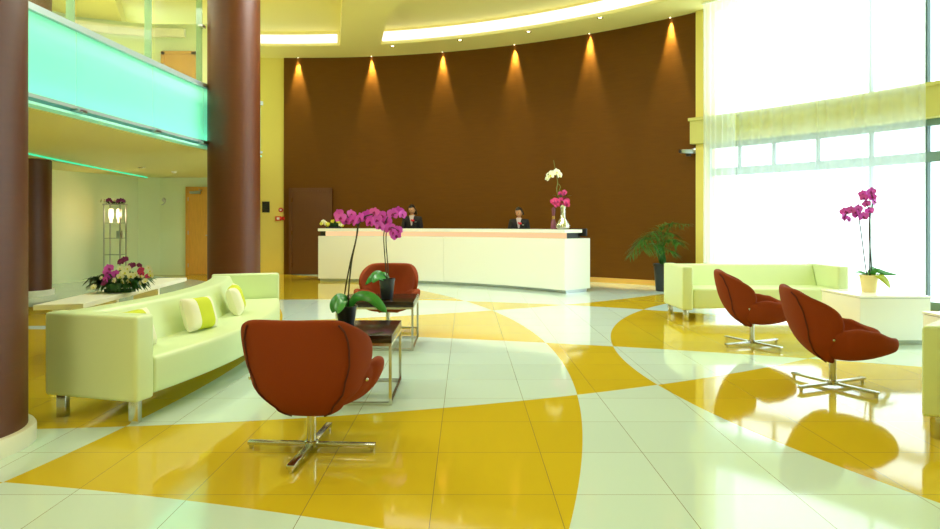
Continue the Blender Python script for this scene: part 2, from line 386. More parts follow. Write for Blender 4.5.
struct(sweep(B(), [Vector(p) for p in [(-8.72, 12.9), (-8.3, 13.55), (-7.6, 13.98), (-6.8, 14.25), (-6.1, 14.3)]], rect(-.02, .06, 5.38, 5.56)), 'trim_2', M['white_stone'], smooth=False)

# columns
def column(x, y, r, label):
    o = struct(B().lathe([(r, 0.0), (r, HC+.3)], (x, y, 0), 64), 'column', M['column']); tag(o, label, 'column')
    q = B().lathe([(r, .0), (r+.045, .0), (r+.045, .09), (r+.037, .105), (r, .105)], (x, y, 0), 64, cap=False).done('column_base', M['white_stone'], o)
column(-3.122, 3.90, .44, 'thick dark brown column in the near left foreground')
column(-3.70, 10.5, .40, 'tall dark brown column behind the far arm of the curved sofa')
column(-8.21, 12.3, .40, 'dark brown column farthest back, under the lit gallery')

# doors
def door(n, p0, p1, z0, z1, m, mf, swing=1, handle=True, hm=None):
    p0, p1 = Vector(p0), Vector(p1); d = (p1-p0); L_ = d.length; d.normalize(); nn = Vector((d.y, -d.x)); a = math.atan2(d.y, d.x); c = (p0+p1)/2+nn*.03
    o = struct(B().box((c.x, c.y, (z0+z1)/2), (L_-.02, .05, z1-z0-.01), a, .004), 'door_%d' % n, m, smooth=False)
    b = B()
    for q in (p0, p1): b.box((q.x+nn.x*.03, q.y+nn.y*.03, (z0+z1)/2+.03), (.08, .09, z1-z0+.06), a)
    b.box((c.x, c.y, z1+.03), (L_+.08, .09, .08), a); b.done('door_frame', mf, o, smooth=False)
    if handle:
        h = (p0.lerp(p1, .9 if swing > 0 else .1))+nn*.09
        B().tube([(h.x-nn.x*.05, h.y-nn.y*.05, z0+1.03), (h.x, h.y, z0+1.03), (h.x-d.x*.12*swing, h.y-d.y*.12*swing, z0+1.03)], .011, 8).done('door_handle', M['steel'], o)
    b = B(); k = (p0.lerp(p1, .04 if swing > 0 else .96))+nn*.07
    for z in (z0+.25, z0+1.1, z1-.25): b.tube([(k.x, k.y, z-.05), (k.x, k.y, z+.05)], .012, 8)
    b.done('hinge', hm or M['steel'], o)
    return o
a0, a1 = hit(291, RR-.03), hit(331, RR-.03)
door(1, a0, a1, 0, 2.2, M['brown_door'], M['brown_door'], 1, hm=M['brown'])
q = Vector((eL.x, eL.y))-Vector(pL[-1])
onend = lambda px: Vector(pL[-1])+q*(( (px-CX)/FPX*pL[-1][1]-pL[-1][0])/(q.x-(px-CX)/FPX*q.y))
d2 = door(2, onend(188), onend(214), 0, 2.22, M['wood'], M['wood'], 1)
k = onend(197); B().box((k.x, k.y-.12, 2.14), (.26, .07, .06)).tube([(k.x, k.y-.14, 2.17), (k.x+.22, k.y-.26, 2.18), (k.x+.05, k.y-.03, 2.24)], .01).done('door_closer', M['steel'], d2)
door(3, ((163.5-CX)*14.35/FPX, 14.38), ((194-CX)*14.35/FPX, 14.38), 3.0, 5.02, M['wood'], M['wood'], 1)

# gallery balustrade
def cut(y0, y1): return [p for p in G if y0-.001 <= p.y <= y1+.001]
def gpt(y):
    for a, b_ in zip(G, G[1:]):
        if a.y <= y <= b_.y: return a.lerp(b_, (y-a.y)/(b_.y-a.y))
    return G[-1]
def gseg(y0, y1, n=8): return [gpt(lerp(y0, y1, i/n)) for i in range(n+1)]
bal = thing('gallery_balustrade', 'curved balustrade of backlit aqua frosted glass along the upper gallery edge', 'balustrade', (0, 0, 0))
JO = [4.4, 7.25, 8.85, 10.28, 11.8]
for y0, y1 in zip([3.6]+JO, JO): sweep(B(), gseg(y0+.008, y1-.008), rect(-.006, .0, 2.637, 3.455)).done('frosted_panel', M['frost'], bal, smooth=False)
sweep(B(), G, rect(-.05, .05, 3.455, 3.525)).done('handrail', M['rail'], bal, smooth=False)
sweep(B(), G, rect(-.15, .035, 2.595, 2.635)).done('bottom_rail', M['rail'], bal, smooth=False)
sweep(B(), G, rect(-.155, -.14, 2.56, 3.4)).done('backing_panel', M['white_gloss'], bal, smooth=False)
sweep(B(), G, rect(-.11, -.07, 2.64, 2.67)).done('led_strip', M['aqua_led'], bal, smooth=False)
sweep(B(), G, rect(-.13, .02, 2.532, 2.56)).done('glass_lip', mat('aqua_lip', S(170, 236, 214), .6, emit=S(120, 240, 205), estr=.25), bal, smooth=False)
for y in (7.25, 8.85, 10.2): p = gpt(y); B().box((p.x+.03, p.y, 2.585), (.10, .16, .035), 0, .006).done('bracket', M['steel'], bal)
# clear glass screen above the rail
scr = thing('glass_screen', 'tall clear glass screen above the frosted gallery balustrade', 'glass screen')
for y0, y1 in zip([3.6]+JO[:-1], JO[:-1]): sweep(B(), gseg(y0+.03, y1-.03), rect(-.016, -.006, 3.53, HC-.004)).done('glass_pane', M['glass'], scr, smooth=False)
for y in JO[:-1]:
    p = gpt(y); f = B().box((p.x-.065, p.y, (3.53+HC)/2), (.09, .02, HC-3.54)).done('glass_fin', M['glassg'], scr, smooth=False)
    for z in (4.42, 5.35): B().box((p.x-.02, p.y, z), (.07, .12, .045), 0, .006).done('clamp', M['steel'], f)

# ------------------------------------------------------------------ ceiling lamps
def spot(parent, loc, aim, power, col, size, blend=.8, rad=.03):
    d = bpy.data.lights.new('lamp_beam', 'SPOT'); d.energy = power; d.color = col; d.spot_size = math.radians(size); d.spot_blend = blend; d.shadow_soft_size = rad
    o = bpy.data.objects.new('lamp_beam', d); C.objects.link(o); o.parent = parent; o.location = loc
    o.rotation_euler = (Vector(aim)-Vector(loc)).to_track_quat('-Z', 'Y').to_euler(); return o
def downlight(p, z, label, group, aim=(0, 0, -1), power=20, col=(1, .6, .25), size=50, r=.05):
    t = thing('downlight', label, 'ceiling lamp', (p.x, p.y, z), 0, group)
    B().lathe([(r*.72, -.003), (r, -.012), (r*1.25, -.012), (r*1.3, 0), (r*.72, 0)], n=20, cap=False).done('trim_ring', M['chrome'], t)
    B().lathe([(r*.01, -.003), (r*.72, -.003), (r*.72, -.001)], n=16).done('lens', M['lens'], t)
    spot(t, (0, 0, -.03), aim, power, col, size); return t
ords = ['first', 'second', 'third', 'fourth', 'fifth', 'sixth']
for i, px in enumerate((298.5, 372, 443, 515, 590, 671)):
    p = hit(px); d = (RC-p).normalized(); q_ = p+d*.045
    downlight(q_, HC, 'recessed lamp washing the brown wall, %s from the left along its top edge' % ords[i], 'lamps along the brown wall', (-d.x*.06, -d.y*.06, -1.03), 850, (1, .82, .34), 36, .034)
for px, py, s in ((392.5, 46, 'first'), (460, 40, 'second'), (528.5, 31.5, 'third'), (600, 17.5, 'fourth')):
    v = fl2(px, py); downlight(v, HC, 'small ceiling spot between cove light and brown wall, %s from the left' % s, 'ceiling spots by the cove light', (0, 0, -1), 60, (1, .75, .45), 70)
downlight(Vector(((113.4-CX)*10.8/FPX, 10.8)), HC-.001, 'single ceiling spot above the upper gallery, seen through the glass', None, (0, 0, -1), 160, (1, .8, .5), 130)
for x, y, s in ((-7.0, 5.5, 'nearest'), (-6.6, 9.4, 'middle'), (-6.9, 14.0, 'farthest')):  # unseen downlights added to light the space below the gallery
    downlight(Vector((x, y)), 2.53, '%s added fill lamp under the gallery' % s, 'added gallery lamps', (0, 0, -1), 62, (1, .98, .84), 150, .06)
sd = thing('smoke_detector', 'small white smoke detector on the ceiling under the gallery', 'smoke detector', at(174, 172, 15.0).xy.to_3d()+Vector((0, 0, 2.53)))
B().lathe([(.06, 0), (.06, -.02), (.04, -.045), (.0, -.05)][::-1]).done('housing', M['white_gloss'], sd)

# ------------------------------------------------------------------ curtains
CU = [A_R-1.5, ang(hit(736, RR-.45)), ang(hit(921, RR-.45))]
cl = ['densely gathered sheer curtain hanging closest to the brown wall', 'wide sheer curtain hanging behind the straight sofa and the orchid']
for i, (a, b_) in enumerate(zip(CU, CU[1:])):
    a += .35*i; RC_ = RR-.45+.13*i; ln = math.radians(a-b_)*(RR-.5); nf = int(ln/(.10 if i == 0 else .19)); ph = random.random()*6
    t = thing('sheer_curtain', cl[i], 'curtain', pol((a+b_)/2, RR-.45).xy.to_3d(), 0, 'sheer curtains along the glazing')
    def fn(u, v):
        aa = lerp(a, b_, u); am = (.07 if i == 0 else .04)*(.75+.25*math.sin(u*nf*1.7+ph))
        w = math.sin(u*nf*2*PI+.6*math.sin(u*nf*2.3+ph)); r = RC_+am*w+.012*math.sin(v*3+u*9)
        return pol(aa, r, lerp(.015, HC-.035, v))-t.location
    B().grid(fn, nf*10, 10).done('fabric', M['curtain2' if i == 0 else 'curtain'], t)
    B().arc(b_, a, RC_-.02, RC_+.02, HC-.035, HC-.002, 12).warp(lambda c: c-t.location).done('curtain_track', M['white_gloss'], t)

# ------------------------------------------------------------------ reception counter
def circ3(a, b_, c):
    ax, ay, bx, by, cx, cy = *a, *b_, *c; d = 2*(ax*(by-cy)+bx*(cy-ay)+cx*(ay-by))
    ux = ((ax*ax+ay*ay)*(by-cy)+(bx*bx+by*by)*(cy-ay)+(cx*cx+cy*cy)*(ay-by))/d; uy = ((ax*ax+ay*ay)*(cx-bx)+(bx*bx+by*by)*(ax-cx)+(cx*cx+cy*cy)*(bx-ax))/d
    return Vector((ux, uy)), math.hypot(ax-ux, ay-uy)
kz = .06
KA, KB, KC = [fl(px, py, kz).xy for px, py in ((318, 278.6), (442.5, 281.6), (564.8, 290.6))]
KO, KR = circ3(KA, KB, KC)
ka = lambda v: math.atan2(v.y-KO.y, v.x-KO.x)
T0, T1 = ka(KC), ka(KA)
def karc(b, t0, t1, r0, r1, z0, z1, n=40):
    P = [KO+Vector((math.cos(lerp(t0, t1, i/n)), math.sin(lerp(t0, t1, i/n))))*r1 for i in range(n+1)]+[KO+Vector((math.cos(lerp(t1, t0, i/n)), math.sin(lerp(t1, t0, i/n))))*r0 for i in range(n+1)]
    return b.prism(P, z0, z1)
rc = thing('reception_counter', 'long curved white reception counter with a peach light line under its top', 'reception counter', (0, 0, 0))
e = .003
JT = [T0, lerp(T0, T1, .50), T1]
for t0, t1 in zip(JT, JT[1:]): karc(B(), t0+.0006, t1-.0006, KR, KR+.74, kz, 1.05).done('front_panel', M['white_lac'], rc, smooth=False)
karc(B(), T0+.004, T1-.004, KR+.07, KR+.67, 0, kz).done('plinth', M['steel'], rc, smooth=False)
karc(B(), T0+.004, T1-.022, KR+.05, KR+.09, 1.05, 1.16).done('light_line', M['glow'], rc, smooth=False)
karc(B(), T0+.012, T1-.004, KR+.09, KR+.5, 1.05, 1.16).done('core', M['black'], rc, smooth=False)
karc(B(), T0, T1, KR-.01, KR+.5, 1.16, 1.225).done('counter_top', M['white_lac'], rc, smooth=False)
def kpt(px, dr, z):
    k_ = (px-CX)/FPX; r = KR+dr; a_ = k_*k_+1; bb = -2*(k_*KO.x+KO.y); cc = KO.length_squared-r*r; D = (-bb+math.sqrt(bb*bb-4*a_*cc))/(2*a_); return Vector((k_*D, D, z))
# black screen on the lower desk at the end
p = KO.to_3d()+Vector((math.cos(T0+.022), math.sin(T0+.022), 0))*(KR+.60); p.z = 1.051
t = thing('monitor', 'black monitor at the window end of the reception counter', 'monitor', p, T0+PI/2)
B().box((0, 0, .115), (.42, .035, .15), 0, .006).done('screen', M['black'], t); B().box((0, 0, .02), (.05, .03, .04)).box((0, 0, .006), (.2, .14, .012), 0, .004).done('stand', M['black'], t)

# ------------------------------------------------------------------ lounge chairs
def make_chair(label, group):
    t = thing('lounge_chair', label, 'lounge chair', (0, 0, 0), 0, group)
    def bez(P, v): a = 1-v; return [a*a*P[0][k]+2*a*v*P[1][k]+v*v*P[2][k] for k in (0, 1)]
    PB = [(-.04, .205), (-.37, .33), (-.40, .825)]
    def back(u, v):
        s = (u-.5)*2; y, z = bez(PB, v)
        w_ = key(v, [(0, .11), (.22, .215), (.5, .335), (.72, .385), (.86, .388), (.95, .365), (1, .318)])
        cu = key(v, [(0, .03), (.3, .14), (.45, .22), (.65, .35), (.8, .36), (.92, .27), (1, .12)])
        z += -.035*abs(s)**3 * max(0, (v-.75)/.25)
        return Vector((w_*math.sin(s*PI/2*.92)/math.sin(PI/2*.92), y+cu*abs(s)**2.3, z))
    bo = B().grid(back, 14, 12).done('back_shell', M['rust'], t, solid=-.055, sub=2)
    for sx in (.21, .79):
        B().tube([back(sx, v/16)+Vector((0, -.002, -.001)) for v in list(range(1, 16))+[15.65]], .0055, 6).done('seam_piping', M['seam'], bo)
    PS = [(-.17, .37), (.07, .24), (.40, .41)]
    def seat(u, v):
        s = (u-.5)*2; y, z = bez(PS, v)
        w_ = key(v, [(0, .17), (.3, .30), (.55, .355), (.78, .335), (.92, .27), (1, .18)])
        up = key(v, [(0, .10), (.25, .20), (.55, .23), (.78, .18), (.92, .08), (1, .0)])
        return Vector((w_*math.sin(s*PI/2*.92)/math.sin(PI/2*.92), y+(.03 if v < .5 else 0)*abs(s)-.05*abs(s)**3*v, z+up*abs(s)**2.8))
    so = B().grid(seat, 14, 14).done('seat_shell', M['rust'], t, solid=.075, sub=2)
    B().tube([seat(u/24, .985)+Vector((0, .004, .0)) for u in range(25)], .005, 6).done('seam_piping', M['seam'], so)
    for sg in (-1, 1):
        B().ball((sg*.345, -.07, .44), .012, 2).done('pivot_button', M['chrome'], bo)
    B().lathe([(.028, .05), (.028, .235), (.075, .245), (.075, .262)], n=20).done('post', M['chrome'], t)
    base = B().lathe([(.04, .02), (.04, .055), (.028, .06)], n=20).done('base_hub', M['chrome'], t)
    for k in range(4):
        a = k*PI/2+PI/4; d = Vector((math.cos(a), math.sin(a), 0)); arm = B().box(d*.205+Vector((0, 0, .036)), (.36, .042, .022), a, .003).done('base_arm', M['chrome'], base)
        B().lathe([(.012, 0), (.014, .014), (.014, .026)], d*.368, 10).done('foot', M['chrome'], arm)
    return t
ch = make_chair('rust lounge chair seen from behind, nearest, in front of the dark coffee table', 'rust swivel chairs')
CH = [((-.92, 3.92, 0), math.radians(-3), None, 45),
      ((3.02, 5.42, 0), math.radians(-90-16), 'rust lounge chair seen from its side, nearer of the pair facing the white cubes', 20),
      ((3.16, 7.27, 0), math.radians(-90-16), 'rust lounge chair of the facing pair, standing closer to the straight sofa', 20),
      ((-.98, 8.28, 0), math.radians(180), 'rust lounge chair facing the camera behind the two dark tables', 45)]
for i, (l, rz, lab, ba) in enumerate(CH):
    o = ch if i == 0 else dup(ch, l, rz, lab)
    o.location = l; o.rotation_euler = (0, 0, rz)
    for c_ in o.children:
        if c_.name.startswith('base_hub'):
            want = {0: math.radians(41), 1: math.radians(-66), 2: math.radians(-66), 3: math.radians(40)}[i]
            c_.rotation_euler = (0, 0, want-PI/4-rz if i in (1, 2) else want-rz)

# ------------------------------------------------------------------ sofas
def rbox(lo, hi, bev=.03, nx=1):
    b = B(); c = [(a+d)/2 for a, d in zip(lo, hi)]; s = [d-a for a, d in zip(lo, hi)]; b.box(c, s, 0, bev, 3)
    for i in range(1, nx):
        x = lerp(lo[0], hi[0], i/nx)
        bmesh.ops.bisect_plane(b.bm, geom=b.bm.verts[:]+b.bm.edges[:]+b.bm.faces[:], plane_co=(x, 0, 0), plane_no=(1, 0, 0))
    return b
def sofa(name, label, L_, dep, fn, loc, rz, h=.73, sh=.43, arm=.15, nx=16, zb=.155):
    """local: x along length, y from back (0) to front (dep)"""
    t = thing(name, label, 'sofa', loc, rz)
    h2 = L_/2
    rbox((-h2+arm+.002, .20, zb+.02), (h2-arm-.002, dep-.01, sh), .035, nx).warp(fn).done('seat', M['vinyl'], t)
    bb = rbox((-h2+arm+.002, 0, zb+.02), (h2-arm-.002, .20, h-.01), .03, nx)
    bb.warp(lambda c: Vector((c.x, c.y+(.14 if c.y > .1 else 0.0)*max(0, (h-c.z))/(h-sh)*.9, c.z))).warp(fn).done('backrest', M['vinyl'], t)
    for sg in (-1, 1):
        rbox((min(sg*h2, sg*(h2-arm)), 0, zb), (max(sg*h2, sg*(h2-arm)), dep, h), .028, 1).warp(fn).done('armrest', M['vinyl'], t)
        for y in (.10, dep-.07):
            c = fn(Vector((sg*(h2-.07), y, 0))); B().box((c.x, c.y, zb/2+.005), (.062, .062, zb+.01), math.atan2(*(fn(Vector((.1, y, 0)))-fn(Vector((0, y, 0)))).yx) if False else 0, .003).done('leg', M['chrome'], t)
    c = [fn(Vector((x, y, 0))) for x in (0,) for y in (.10, dep-.10)]
    return t
RF, HA = 6.03, math.radians(19)
def bend(c):
    ph = c.x/2.0*HA; r = RF-.78+c.y
    return Vector((r*math.cos(ph)-RF, r*math.sin(ph), c.z))
cs = sofa('curved_sofa', 'long curved pale green leather sofa with lime cushions, beside the thick column', 4.0, .78, bend, (-1.945, 6.33, 0), math.radians(2.6), arm=.17)
straight = lambda c: Vector((c.x, -c.y, c.z))
sofa('straight_sofa', 'straight pale green leather sofa in front of the sheer curtains', 2.28, .86, straight, (4.10, 9.86, 0), 0, h=.755, sh=.45)
ra = math.radians(-7)
p0 = Vector((2.80, 4.05)); dirx = Vector((math.cos(ra), math.sin(ra))); ps = p0+dirx*1.1
sofa('cut_off_sofa', 'pale green sofa mostly outside the frame, before the nearer white cube', 2.2, .86, lambda c: Vector((c.x+.85*c.y*max(0, min(1, (.3-c.x)/1.4)), c.y, c.z)), (ps.x, ps.y, 0), ra, h=.715)

def cushion(label, loc, w_, h_, yaw, lean, roll=0):
    def fn(u, v):
        a = u*2*PI; x = math.cos(a); y = math.sin(a); e_ = .42
        sx = math.copysign(abs(x)**e_, x)*w_/2; sz = math.copysign(abs(y)**e_, y)*h_/2
        return sx, sz
    t = thing('cushion', label, 'cushion', loc, yaw, 'lime and white sofa cushions')
    n = 22; b = B()
    def P(i, j, s):
        u, v = i/n*2-1, j/n*2-1; th = .075*(max(0, (1-u**4)*(1-v**4)))**.55
        k = 1-.05*(1-abs(u))*0; x = u*w_/2*(1-.06*(1-v*v)*0-.05*(1-abs(v))*abs(u)); z = v*h_/2*(1-.05*(1-abs(u))*abs(v))
        return Matrix.Rotation(lean, 4, 'X') @ Matrix.Rotation(roll, 4, 'Y') @ Vector((x, s*th, z)) + Vector((0, 0, h_/2))
    parts = {'cushion_front': (-.45, .52, M['lime']), 'l': (-1, -.45, M['cloth']), 'r': (.52, 1, M['cloth'])}
    for nm, i0, i1, m in (('lime_band', 6, 17, M['lime']), ('white_end', 0, 6, M['cloth']), ('white_end', 17, n, M['cloth'])):
        b = B()
        for s in (-1, 1):
            V = [[b.bm.verts.new(P(i, j, s)) for j in range(n+1)] for i in range(i0, i1+1)]
            for i in range(len(V)-1):
                for j in range(n): b.bm.faces.new((V[i][j], V[i+1][j], V[i+1][j+1], V[i][j+1]))
        bmesh.ops.remove_doubles(b.bm, verts=b.bm.verts, dist=1e-5)
        b.done(nm, m, t)
    return t
def onsofa(x, y, z): return cs.matrix_basis @ bend(Vector((x, y, z)))
for x, y, lab, yw, ro in ((-1.62, .42, 'lime cushion half hidden behind the near arm of the curved sofa', 0, 0), (-.68, .43, 'lime cushion with white ends in the middle of the curved sofa', -.1, .05), (.42, .41, 'lime cushion farthest along the curved sofa, near its far arm', .12, -.06)):
    p = onsofa(x, y, .425); cushion(lab, p, .42, .29, math.radians(92.6)+x/2*HA+yw, math.radians(-18) , ro)

# ------------------------------------------------------------------ tables
def coffee_table(label, x0, x1, y0, y1, h=.52, g='dark coffee tables'):
    t = thing('coffee_table', label, 'coffee table', ((x0+x1)/2, (y0+y1)/2, 0), 0, g); wx, wy = (x1-x0)/2, (y1-y0)/2; q = .011
    B().box((0, 0, h-.03), (2*wx, 2*wy, .06), 0, .003).done('table_top', M['dark_top'], t)
    for sx in (-1, 1):
        for sy in (-1, 1): B().box((sx*(wx-q), sy*(wy-q), (h-.06)/2), (2*q, 2*q, h-.06)).done('leg', M['chrome'], t)
    for z in (q, h-.06-q):
        b = B()
        for sy in (-1, 1): b.box((0, sy*(wy-q), z), (2*wx-4*q, 2*q, 2*q))
        for sx in (-1, 1): b.box((sx*(wx-q), 0, z), (2*q, 2*wy-4*q, 2*q))
        b.done('frame_rail', M['chrome'], t, smooth=False)
    return t
coffee_table('square dark wood coffee table just behind the nearest chair', -1.375, -.55, 4.87, 5.62)
coffee_table('square dark wood coffee table set farther back, before the chair facing us', -1.375, -.555, 6.94, 7.72)
def cube(label, x0, x1, y0, y1, h):
    t = thing('cube_table', label, 'side table', ((x0+x1)/2, (y0+y1)/2, 0), 0, 'white cube tables'); wx, wy = (x1-x0)/2, (y1-y0)/2
    B().box((0, 0, h-.011), (2*wx, 2*wy, .022), 0, .003).done('table_top', M['white_gloss'], t)
    B().box((0, 0, (h-.028+.05)/2), (2*wx-.012, 2*wy-.012, h-.028-.05), 0, .004).done('body', M['white_gloss'], t)
    B().box((0, 0, .025), (2*wx-.08, 2*wy-.08, .05)).box((0, 0, h-.025), (2*wx-.03, 2*wy-.03, .008)).done('plinth', M['steel'], t, smooth=False); return t
cube('white cube table carrying the potted orchid by the curtains', 4.36, 5.15, 7.28, 8.08, .54)
cube('white cube table behind the sofa that runs out of the frame', 4.19, 5.0, 5.25, 6.05, .54)
# console
t = thing('console_table', 'long low white table carrying the flower arrangement behind the curved sofa', 'console table', (0, 0, 0))
cp = [(-3.95, 6.0), (-3.56, 6.12), (-3.84, 9.05), (-4.2, 8.95)]
B().prism(cp, .552, .60).done('table_top', M['white_stone'], t, smooth=False, bev=.004)
for f_ in (.3, .70):
    a = Vector(cp[0]).lerp(Vector(cp[3]), f_); b_ = Vector(cp[1]).lerp(Vector(cp[2]), f_); c = (a+b_)/2
    B().box((c.x, c.y, .2775), ((b_-a).length-.08, .05, .555), 0, .003).done('leg', M['white_gloss'], t)

# ------------------------------------------------------------------ plants
def blade(b, pts, w_, up=(0, 0, 1), fold=.15, n=10, tip=.9):
    P = curve(pts, n); m = len(P)-1; rows = []; up = Vector(up)
    for i, p in enumerate(P):
        d = (P[min(i+1, m)]-P[max(i-1, 0)]).normalized(); s = d.cross(up)
        s = s.normalized() if s.length > 1e-4 else Vector((1, 0, 0)); nn = s.cross(d); tt = i/m
        ww = w_*(math.sin(PI*min(1, .12+tt*.88))**.7) if tt < 1 else .0015
        rows.append([b.bm.verts.new(p-s*ww+nn*ww*fold), b.bm.verts.new(p), b.bm.verts.new(p+s*ww+nn*ww*fold)])
    fs = []
    for a, c in zip(rows, rows[1:]):
        for k in (0, 1): fs.append(b.bm.faces.new((a[k], a[k+1], c[k+1], c[k])))
    b._mi(fs); return b
def bloom_mesh(name, m, r=1.0, lip=True):
    b = B()
    def petal(a, l, w_, off, cup):
        d = Vector((math.cos(a), 0, math.sin(a))); s = Vector((-math.sin(a), 0, math.cos(a))); rows = []
        for i in range(6):
            t_ = i/5; ww = w_*math.sin(PI*(.1+.83*t_))**.8
            rows.append([b.bm.verts.new(d*l*t_+s*ww*k+Vector((0, off-cup*(t_**2)+abs(k)*-.05, 0))) for k in (-1, -.5, 0, .5, 1)])
        fs = []
        for x, y in zip(rows, rows[1:]):
            for k in range(4): fs.append(b.bm.faces.new((x[k], x[k+1], y[k+1], y[k])))
        b._mi(fs)
    for a in (90, 218, 322): petal(math.radians(a), .95, .36, .05, .12)
    for a in (12, 168): petal(math.radians(a), 1.0, .62, 0, .16)
    if lip:
        b.mi = 1; petal(math.radians(270), .5, .26, -.1, .3); b.ball((0, -.16, -.02), .15, 1)
    bmesh.ops.scale(b.bm, vec=(r, r, r), verts=b.bm.verts); bmesh.ops.recalc_face_normals(b.bm, faces=b.bm.faces)
    me = bpy.data.meshes.new(name); b.bm.to_mesh(me); b.bm.free(); me.materials.append(m); me.materials.append(M['lip'] if lip != 'y' else M['yellowp'])
    me.polygons.foreach_set('use_smooth', [True]*len(me.polygons)); return me
BL = {k: bloom_mesh('bloom', M[k], 1, l) for k, l in (('purple', True), ('violet', True), ('pink', True), ('whitep', 'y'), ('yellowp', 'y'))}
def flower(parent, kind, loc, r, yaw=None, pitch=None, name='flower'):
    o = bpy.data.objects.new(name, BL[kind]); C.objects.link(o); o.parent = parent; o.location = loc; o.scale = (r, r, r)
    o.rotation_euler = (random.uniform(-.5, .3) if pitch is None else pitch, random.uniform(-.5, .5), random.uniform(-.8, .8) if yaw is None else yaw); return o
def orchid(label, base, potr, poth, potm, stems, blooms, fr, leaves, group='potted orchids'):
    t = thing('potted_orchid', label, 'orchid', base, 0, group); b0 = Vector(base)
    B().lathe([(potr*.72, 0), (potr*.78, .01), (potr, poth*.9), (potr*1.06, poth*.9), (potr*1.06, poth), (potr*.92, poth), (potr*.9, poth*.86)], n=28).done('pot', potm, t)
    B().lathe([(.002, poth*.9), (potr*.9, poth*.88), (potr*.9, poth*.85)], n=20).done('bark', M['soil'], t)
    for st in stems: B().tube([p-b0 for p in curve(st, 8)], .0065, 6).done('stem', M['stem'], t)
    for k, p in enumerate(blooms):
        f = flower(t, 'purple', p-b0, fr*random.uniform(.85, 1.1))
    for pts, w_, m in leaves: blade(B(), [Vector(p)-b0 for p in pts], w_*.86, up=(.1, -.8, .6), fold=.22).done('leaf', M[m], t, solid=.004)
    return t
def c2(x, y): return (320+x/3.918, 195+y/3.918)
DA = 5.42
A = lambda x, y, d=0: at(*c2(x, y), DA+d)
bA = Vector((at(346.5, 318, DA).x, DA, .52))
orchid('purple orchid in a dark pot on the nearer coffee table', bA, .085, .15, M['pot'],
       [[bA+Vector((-.005, .01, .13)), A(96, 395, .02), A(118, 270), A(140, 180), A(150, 122, -.02), A(172, 88, -.04), A(205, 75, -.06)],
        [bA+Vector((.01, -.02, .13)), A(112, 380, -.03), A(124, 260, .02), A(148, 130, .03), A(125, 92, 0), A(88, 78, -.03)]],
       [A(82, 90, -.05), A(75, 74, .02), A(100, 103, -.02), A(122, 76, 0), A(132, 100, -.05), A(158, 92, -.04), A(175, 86, 0), A(198, 106, -.07), A(213, 68, -.05), A(188, 78, .02)], .052,
       [([bA+Vector((0, 0, .14)), A(85, 408, -.08), A(60, 430, -.14), A(48, 462, -.16)], .062, 'leaf'),
        ([bA+Vector((.01, -.01, .14)), A(90, 415, -.10), A(75, 445, -.2), A(70, 466, -.24)], .05, 'leaf'),
        ([bA+Vector((.02, 0, .14)), A(150, 400, -.05), A(200, 405, -.08), A(240, 440, -.08), A(262, 460, -.08)], .055, 'leaf'),
        ([bA+Vector((0, .02, .14)), A(70, 408, .15), A(50, 420, .2)], .04, 'leaf')])
DB = 7.25
Bq = lambda x, y, d=0: at(*c2(x, y), DB+d)
bB = Vector((at(387, 299, DB).x, DB, .52))
orchid('purple orchid in a dark pot on the coffee table farther back', bB, .085, .22, M['pot'],
       [[bB+Vector((0, 0, .19)), Bq(258, 290), Bq(250, 180, .03), Bq(252, 140), Bq(262, 92, -.03), Bq(295, 72, -.05), Bq(322, 75, -.05)],
        [bB+Vector((.01, .01, .19)), Bq(266, 280, .03), Bq(259, 190), Bq(262, 140, .02), Bq(282, 128, -.03), Bq(305, 140, -.04)]],
       [Bq(222, 98, -.04), Bq(236, 122, -.06), Bq(248, 110, 0), Bq(240, 80, .0), Bq(262, 100, 0), Bq(286, 74, -.05), Bq(306, 66, -.02), Bq(322, 76, -.06), Bq(272, 130, -.03), Bq(288, 148, -.05), Bq(308, 138, -.04), Bq(298, 158, -.02)], .066,
       [([bB+Vector((-.01, 0, .21)), Bq(230, 310, -.05), Bq(205, 325, -.09), Bq(178, 352, -.1)], .05, 'leaf'),
        ([bB+Vector((-.01, -.02, .21)), Bq(225, 325, -.12), Bq(205, 345, -.2)], .05, 'leaf'),
        ([bB+Vector((.01, .03, .21)), Bq(250, 312, .1), Bq(232, 308, .2)], .04, 'leaf')])
DCc = 7.75
c8 = lambda x, y: (830+x/4.41, 180+y/4.41)
Cq = lambda x, y, d=0: at(*c8(x, y), DCc+d)
bC = Vector((at(869, 290, DCc).x, DCc, .54))
